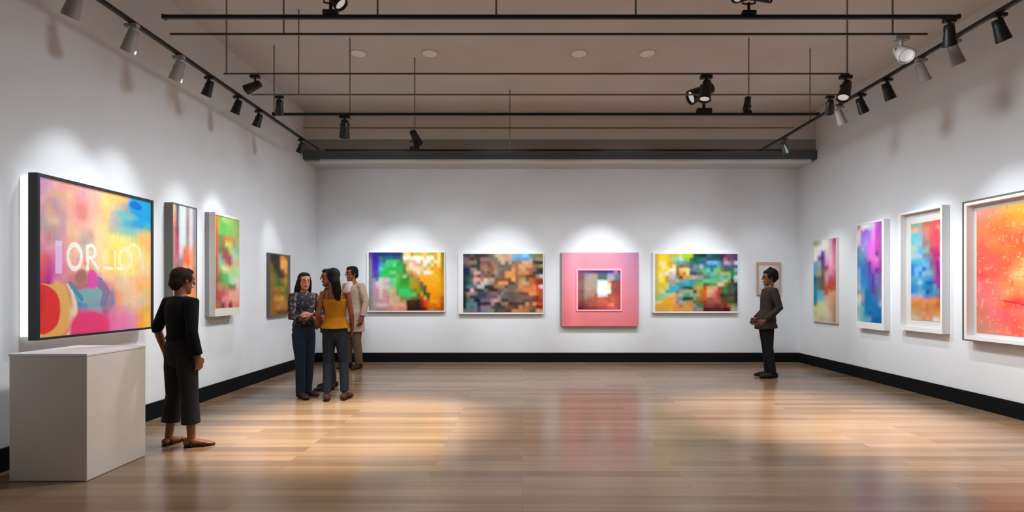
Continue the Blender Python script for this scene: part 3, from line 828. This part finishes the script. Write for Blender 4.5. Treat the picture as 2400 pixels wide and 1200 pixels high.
    if hair == 'bun':
        Hh((0, -.096, .07), (.038, .028, .036)); Hh((0, -.06, .045), (.052, .042, .04))
    elif hair == 'long':
        for q in (-1, 0, 1):
            a = hp(q*.045, -.06, .11)
            add_tube(bm, [a, a+V(q*.012, -.03, -.12), a+V(q*.014, -.045, -.24), a+V(q*.006, -.045, -.34)], [(.042, .035), (.045, .035), (.038, .03), (.022, .018)], n=12)
        for q in (-1, 1):
            a = hp(q*.074, -.005, .12); add_tube(bm, [a, a+V(0, 0, -.08), a+V(q*.006, 0, -.16)], [(.018, .035), (.02, .036), (.014, .02)], n=10)
    elif hair == 'pony':
        a = hp(0, -.09, .13); Hh((0, -.095, .13), (.05, .04, .06))
        dx = V(.035, 0, 0)
        add_tube(bm, [a, a+dx*.5+V(0, -.04, -.08), a+dx+V(0, -.035, -.20), a+dx*1.2+V(0, -.02, -.31)], [(.05, .04), (.058, .042), (.056, .036), (.03, .02)], n=14)
    elif hair == 'full':
        Hh((0, -.03, .165), (.100, .108, .100)); Hh((0, -.02, .25), (.035, .035, .03)); Hh((0, -.085, .12), (.07, .06, .07))
    elif hair == 'short':
        Hh((0, -.015, .195), (.076, .088, .045))
    remeshed('hair', bm, HM, root, .007, 2, s)
    # clothes
    for c in wear:
        kind = c[0]
        if kind == 'top':
            _, nm, m, hem, neck, ease, flare, sl, cuff = c      # sleeve length 0..2 in arm segments per side
            bm = bmesh.new()
            zs = sorted(set([hem]+[z for z, a, b in TORSO if hem < z < neck]+[neck]))
            pts, rr = [], []
            for z in zs:
                a = interp([(q[0], q[1]) for q in TORSO], z); b = interp([(q[0], q[2]) for q in TORSO], z)
                if hem < .8 and z < .86: a, b = max(a, .155), max(b, .115)
                k = flare*max(0, (1.05-z)/(1.05-hem)) if hem < 1.05 else 0
                e = ease*(1 if z < 1.38 else .45)
                if not female and z < 1.25: a = max(a, .138)
                pts.append((0, off(z)+k*.3, z)); rr.append((a*hw+e+k, b*hw+e*.9+k))
            add_tube(bm, pts, rr, n=28, cap=False)
            for q, sd in (('R', 1), ('L', -1)):
                L = sl if not isinstance(sl, dict) else sl[q]
                if L <= 0: continue
                sh = V(sd*sx, off(1.37), 1.372); el, wr = A[q]
                P = [V(sd*.08, off(1.37), 1.375), sh, sh.lerp(el, .4)]; Rr = [.058, .060*hw+ease*.4, .051*hw+ease*.5]
                if L <= 1:
                    P[-1] = sh.lerp(el, min(.45, L*.6)); P.append(sh.lerp(el, L)); Rr.append(cuff)
                else:
                    P += [el, el.lerp(wr, (L-1)*.5), el.lerp(wr, L-1)]; Rr += [.043*hw+ease*.5, .042*hw+ease*.4, cuff]
                add_tube(bm, P, Rr, n=16, cap=False)
            remeshed(nm, bm, m, root, .007, 3, s)
        elif kind == 'trousers':
            _, nm, m, waist, hemz, thigh, knee, hemr = c
            bm = bmesh.new()
            zs = [.815, .86, .93, 1.0, waist]
            add_tube(bm, [(0, off(z), z) for z in zs], [(interp([(q[0], q[1]) for q in TORSO], z)*hw+.012, interp([(q[0], q[2]) for q in TORSO], z)*hw+.012) for z in zs], n=24)
            for q, sd in (('R', 1), ('L', -1)):
                kn, an, ty = G[q]; hj = V(sd*.083*hw, off(.86), .86)
                k = (kn.z-hemz)/(kn.z-an.z); end = kn.lerp(an, k)
                add_tube(bm, [hj+V(0, 0, .02), hj.lerp(kn, .3), kn, kn.lerp(end, .6), end], [.088*hw+.006, thigh, knee, (knee+hemr)/2, hemr], n=18, cap=False)
            remeshed(nm, bm, m, root, .007, 2, s)
        elif kind == 'shoes':
            _, nm, m, height = c
            for q in 'RL':
                kn, an, ty = G[q]
                f = Matrix.Rotation(ty, 3, 'Z') @ V(0, 1, 0); fs = Matrix.Rotation(ty, 3, 'Z') @ V(1, 0, 0); b0 = V(an.x, an.y, 0)
                bm = bmesh.new()
                if nm == 'sandal':
                    add_tube(bm, [b0-f*.055+V(0, 0, .010), b0+f*.0+V(0, 0, .010), b0+f*.09+V(0, 0, .010), b0+f*.16+V(0, 0, .010), b0+f*.19+V(0, 0, .010)],
                             [(.034, .010), (.036, .010), (.046, .010), (.046, .010), (.032, .010)], ref=fs, n=14)
                    for k, hh, ww in ((.11, .050, .046), (.0, .082, .040)):
                        c0 = b0+f*k
                        add_tube(bm, [c0-fs*ww+V(0, 0, .015), c0-fs*ww*.8+V(0, 0, hh*.7), c0+V(0, 0, hh), c0+fs*ww*.8+V(0, 0, hh*.7), c0+fs*ww+V(0, 0, .015)], [(.014, .006)]*5, ref=f, n=8)
                else:
                    add_tube(bm, [b0-f*.055+V(0, 0, .046), b0+f*.02+V(0, 0, .05), b0+f*.10+V(0, 0, .042), b0+f*.17+V(0, 0, .032), b0+f*.195+V(0, 0, .028)],
                             [(.036, .044), (.041, .048), (.047, .038), (.046, .028), (.034, .022)], ref=fs, n=16)
                    add_tube(bm, [b0-f*.01+V(0, 0, .05), b0-f*.012+V(0, 0, .06+height)], [.043, .043], n=14)
                    add_box(bm, 0, 0, 0, 0, 0, 0)
                    bmesh.ops.delete(bm, geom=[v for v in bm.verts if v.co.length == 0], context='VERTS')
                for v in bm.verts: v.co.z = max(v.co.z, .001)
                remeshed(nm, bm, m, root, .006, 2, s)
        elif kind == 'tube':
            _, nm, m, pts, rr, ref = c
            bm = bmesh.new(); add_tube(bm, [V(p[0], p[1]+off(p[2]), p[2]) for p in pts], rr, ref=ref, n=16)
            remeshed(nm, bm, m, root, .006, 2, s)
    return root
def cloth(n, r, g, b, k=.12, **kw): return mat(n, rgb(r, g, b), .85, spec=.15, noise_amt=k, noise_scale=14, bump=.25, **kw)
SKB, SKM, SKL = rgb(112, 66, 42), rgb(140, 88, 58), rgb(196, 140, 108)
rad = math.radians

person('woman in a black top and cropped charcoal trousers seen from behind beside the plinth', (-3.075, 4.60, 0), rad(-22), 1.60, rgb(128, 78, 48),
       arms={'L': (V(-.245, -.06, 1.12), V(-.262, .03, .88)), 'R': (V(.215, -.04, 1.10), V(.215, .02, .86))},
       legs={'L': (V(-.115, .02, .48), V(-.135, -.02, .085), rad(10)), 'R': (V(.105, .02, .48), V(.125, .02, .085), rad(-45))},
       headyaw=rad(-2), headpitch=rad(-4), hair='bun', haircol=(.022, .010, .006, 1),
       wear=[('top', 'blouse', cloth('black_jersey', 14, 17, 17), 1.03, 1.43, .020, .012, {'L': 1.12, 'R': 1.92}, .045),
             ('trousers', 'trousers', cloth('charcoal_twill', 36, 36, 38), 1.05, .22, .090, .072, .080),
             ('shoes', 'sandal', cloth('sandal_leather', 42, 34, 24), 0)])
patt = mat('patterned_dark_cotton', rgb(44, 44, 50), .85, spec=.15, noise_scale=26, col2=rgb(124, 104, 104))
person('long-haired woman with folded arms in a patterned blouse and blue jeans, leftmost of the group', (-2.865, 6.70, 0), rad(-122), 1.63, rgb(186, 126, 94),
       arms={'L': (V(-.225, .06, 1.10), V(.03, .185, 1.13)), 'R': (V(.225, .06, 1.10), V(-.04, .200, 1.08))},
       legs={'L': (V(-.07, .02, .48), V(-.075, -.03, .085), rad(8)), 'R': (V(.07, .03, .48), V(.07, .03, .085), rad(-8))},
       headyaw=rad(-18), hair='long', haircol=(.008, .008, .009, 1),
       wear=[('top', 'blouse', patt, .98, 1.43, .018, .01, 1.9, .036),
             ('trousers', 'jeans', cloth('navy_denim', 30, 42, 60), 1.04, .07, .086, .064, .060),
             ('shoes', 'shoe', cloth('dark_shoe_leather', 46, 36, 32), .0)])
person('woman in a black jacket and trousers facing the woman with folded arms', (-2.735, 7.25, 0), rad(120), 1.70, rgb(124, 74, 40),
       arms={'L': (V(-.215, -.02, 1.10), V(-.17, .13, .96)), 'R': (V(.215, -.02, 1.10), V(.17, .13, .96))},
       legs={'L': (V(-.09, .02, .48), V(-.10, .02, .085), rad(10)), 'R': (V(.10, -.01, .48), V(.11, -.06, .085), rad(-10))},
       headyaw=rad(15), hair='long', haircol=(.006, .006, .007, 1),
       wear=[('top', 'jacket', cloth('black_wool', 32, 33, 36), .80, 1.435, .022, .015, 1.92, .040),
             ('trousers', 'trousers', cloth('black_cotton', 26, 30, 34), 1.04, .10, .088, .066, .056),
             ('shoes', 'shoe', cloth('brown_black_leather', 44, 34, 28), .02)])
person('woman with a long ponytail in a sleeveless mustard top and dark jeans, seen from behind', (-2.385, 6.52, 0), rad(8), 1.68, rgb(118, 66, 38),
       arms={'L': (V(-.205, -.04, 1.10), V(-.18, .12, .93)), 'R': (V(.205, -.03, 1.10), V(.19, .10, .90))},
       legs={'L': (V(-.095, .02, .48), V(-.10, -.03, .085), rad(12)), 'R': (V(.10, .02, .48), V(.115, .0, .085), rad(-14))},
       headyaw=rad(25), headx=-.03, hair='pony', haircol=(.006, .005, .005, 1), slim=.95,
       wear=[('top', 'camisole', cloth('mustard_knit', 162, 104, 18), .93, 1.30, .020, .022, 0, .05),
             ('tube', 'strap', cloth('mustard_strap', 158, 100, 18), [(-.085, -.085, 1.28), (-.088, -.07, 1.36), (-.085, .0, 1.415), (-.085, .075, 1.36), (-.08, .10, 1.28)], [.012]*5, (1, 0, 0)),
             ('tube', 'strap', cloth('mustard_strap', 158, 100, 18), [(.085, -.085, 1.28), (.088, -.07, 1.36), (.085, .0, 1.415), (.085, .075, 1.36), (.08, .10, 1.28)], [.012]*5, (1, 0, 0)),
             ('trousers', 'jeans', cloth('blue_black_denim', 30, 36, 46), 1.03, .11, .084, .060, .054),
             ('shoes', 'shoe', cloth('oxblood_leather', 62, 38, 34), .0)])
person('man in a long beige coat over a pale shirt, standing farther back behind the group', (-3.02, 9.15, 0), rad(152), 1.82, rgb(120, 70, 46),
       arms={'L': (V(-.245, -.03, 1.10), V(-.25, .05, .86)), 'R': (V(.24, -.02, 1.10), V(.16, .16, 1.0))},
       legs={'L': (V(-.09, .02, .48), V(-.10, -.02, .085), rad(12)), 'R': (V(.09, .02, .48), V(.10, .03, .085), rad(-12))},
       headyaw=rad(-10), headx=.03, hair='short', haircol=(.005, .005, .005, 1), female=False,
       wear=[('top', 'coat', cloth('beige_wool', 172, 152, 134), .62, 1.40, .026, .02, 1.92, .046),
             ('tube', 'shirt_front', cloth('pale_pink_cotton', 206, 184, 184), [(0.03, .112, .98), (0.03, .120, 1.12), (0.03, .126, 1.25), (0.02, .110, 1.36), (0, .068, 1.425)], [(.075, .03), (.075, .03), (.075, .03), (.07, .03), (.055, .04)], (1, 0, 0)),
             ('trousers', 'trousers', cloth('dun_trousers', 96, 80, 66), 1.04, .09, .092, .072, .064),
             ('shoes', 'shoe', cloth('dark_brown_shoe', 52, 36, 30), .0)])
person('man in a dark brown coat standing alone on the right, facing the far-wall paintings', (3.955, 8.20, 0), rad(84), 1.72, rgb(108, 66, 48),
       lean=((0, 0), (.45, .0), (.86, .055), (1.1, .03), (1.4, -.005), (1.7, -.01)),
       arms={'L': (V(-.245, -.08, 1.11), V(-.175, .09, .91)), 'R': (V(.24, -.07, 1.11), V(.16, .13, .92))},
       legs={'L': (V(-.075, .035, .48), V(-.075, -.02, .085), rad(5)), 'R': (V(.075, .03, .48), V(.075, .0, .085), rad(-4))},
       headyaw=rad(6), hair='full', haircol=(.004, .005, .005, 1), female=False, slim=.95,
       wear=[('top', 'coat', cloth('dark_brown_wool', 46, 39, 36), .78, 1.425, .024, .035, 1.95, .046),
             ('tube', 'scarf', cloth('grey_scarf', 92, 88, 84), [(-.045, .05, 1.43), (0, .075, 1.40), (.045, .05, 1.43)], [.022, .026, .022], (0, 0, 1)),
             ('trousers', 'trousers', cloth('black_denim', 24, 24, 29), 1.02, .07, .086, .062, .052),
             ('shoes', 'shoe', cloth('black_brown_shoe', 36, 30, 24), .03)])

# ------------------------------------------------------------------ camera
cam = bpy.data.cameras.new('camera'); co = bpy.data.objects.new('camera', cam); C.objects.link(co)
co.location = (0, 0, 1.4); co.rotation_euler = (PI/2, 0, 0)
cam.sensor_width = 36; cam.lens = 18; cam.shift_x = -25/2400; cam.shift_y = 80/2400
sc.camera = co

# ------------------------------------------------------------------ light
def spot(loc, tgt, power, size, blend=.7, rad_=.05, col=(1, .985, .97)):
    l = bpy.data.lights.new('spot_lamp', 'SPOT'); l.energy = power; l.spot_size = rad(size); l.spot_blend = blend
    l.shadow_soft_size = rad_; l.color = col
    o = bpy.data.objects.new('spot_lamp', l); C.objects.link(o); o.location = loc
    o.rotation_euler = (Vector(tgt)-Vector(loc)).to_track_quat('-Z', 'Y').to_euler()
    return o
CW = (.92, .97, 1.0)
ZL = 3.47
for y, ty, tz, p, sz in ((4.45, 4.5, 1.85, 105, 52), (5.05, 5.0, 1.85, 105, 52), (6.02, 5.98, 1.8, 100, 42), (6.60, 6.7, 1.8, 95, 40), (7.8, 8.3, 1.65, 80, 34)):
    spot((XTL+.02, y, ZL), (XL, ty, tz), p, sz, 1.0, .05, CW)
for y, ty, tz, p, sz in ((4.9, 4.9, 1.75, 175, 54), (5.6, 5.55, 1.75, 175, 54), (6.5, 6.75, 1.75, 150, 44), (7.3, 7.75, 1.7, 120, 38), (7.9, 9.0, 1.65, 110, 34)):
    spot((XTR-.02, y, ZL), (XR, ty, tz), p, sz, 1.0, .05, CW)
for px, p in ((950, 230), (1180, 230), (1405, 330), (1632, 230)):
    x = pxX(px, 10); spot((x, 7.9, 3.6), (x, 10, 1.62), p, 44, 1.0, .06, CW)
spot((-2.2, 7.9, 3.6), (-3.3, 10, 1.6), 70, 46, .9, .06, CW)
spot((4.2, 7.9, 3.6), (4.7, 10, 1.6), 50, 46, .9, .06, CW)
# added wide fill lamps below rail height, with no fixtures of their own
for x, y, p in ((-1.6, 4.3, 140), (-1.7, 6.2, 160), (-1.6, 8.0, 140), (.6, 7.9, 80), (2.1, 4.0, 140), (2.8, 6.2, 165), (2.7, 8.0, 140)):
    spot((x, y, 3.42), (x, y+.02, 0), p, 172, 1.0, .12, (.96, .985, 1))
for x, y, p, sz in ((-1.75, 5.3, 1400, 56), (3.2, 5.75, 800, 56), (4.0, 4.6, 640, 56)):  # added warm spots for the bright floor patches, no fixture modelled
    spot((x, y, 3.42), (x, y+.05, 0), p, sz, .75, .06, (1, .89, .76))
# added fill spots to brighten the walls, with no fixtures of their own
WW = (.87, .945, 1.0)
for y, p in ((4.4, 62), (6.2, 82), (8.0, 72)):
    spot((-1.3, y, 3.5), (XL, y+.2, 1.95), p, 92, 1.0, .12, WW)
    spot((2.5, y, 3.5), (XR, y+.2, 1.95), p*1.1, 92, 1.0, .12, WW)
for x, p in ((-2.4, 54), (-.4, 62), (1.8, 62), (3.9, 54)):
    spot((x, 7.1, 3.5), (x, YB, 2.25), p, 86, 1.0, .12, WW)
w = bpy.data.worlds.new('World'); sc.world = w; w.use_nodes = True
bg = w.node_tree.nodes.get('Background') or w.node_tree.nodes.new('ShaderNodeBackground')
bg.inputs['Color'].default_value = (.95, .97, 1, 1); bg.inputs['Strength'].default_value = .12
sc.view_settings.view_transform = 'Standard'
sc.view_settings.look = 'None'
sc.cycles.max_bounces = 8; sc.cycles.diffuse_bounces = 5; sc.cycles.glossy_bounces = 4
sc.cycles.sample_clamp_indirect = 4
sc.cycles.caustics_reflective = False; sc.cycles.caustics_refractive = False
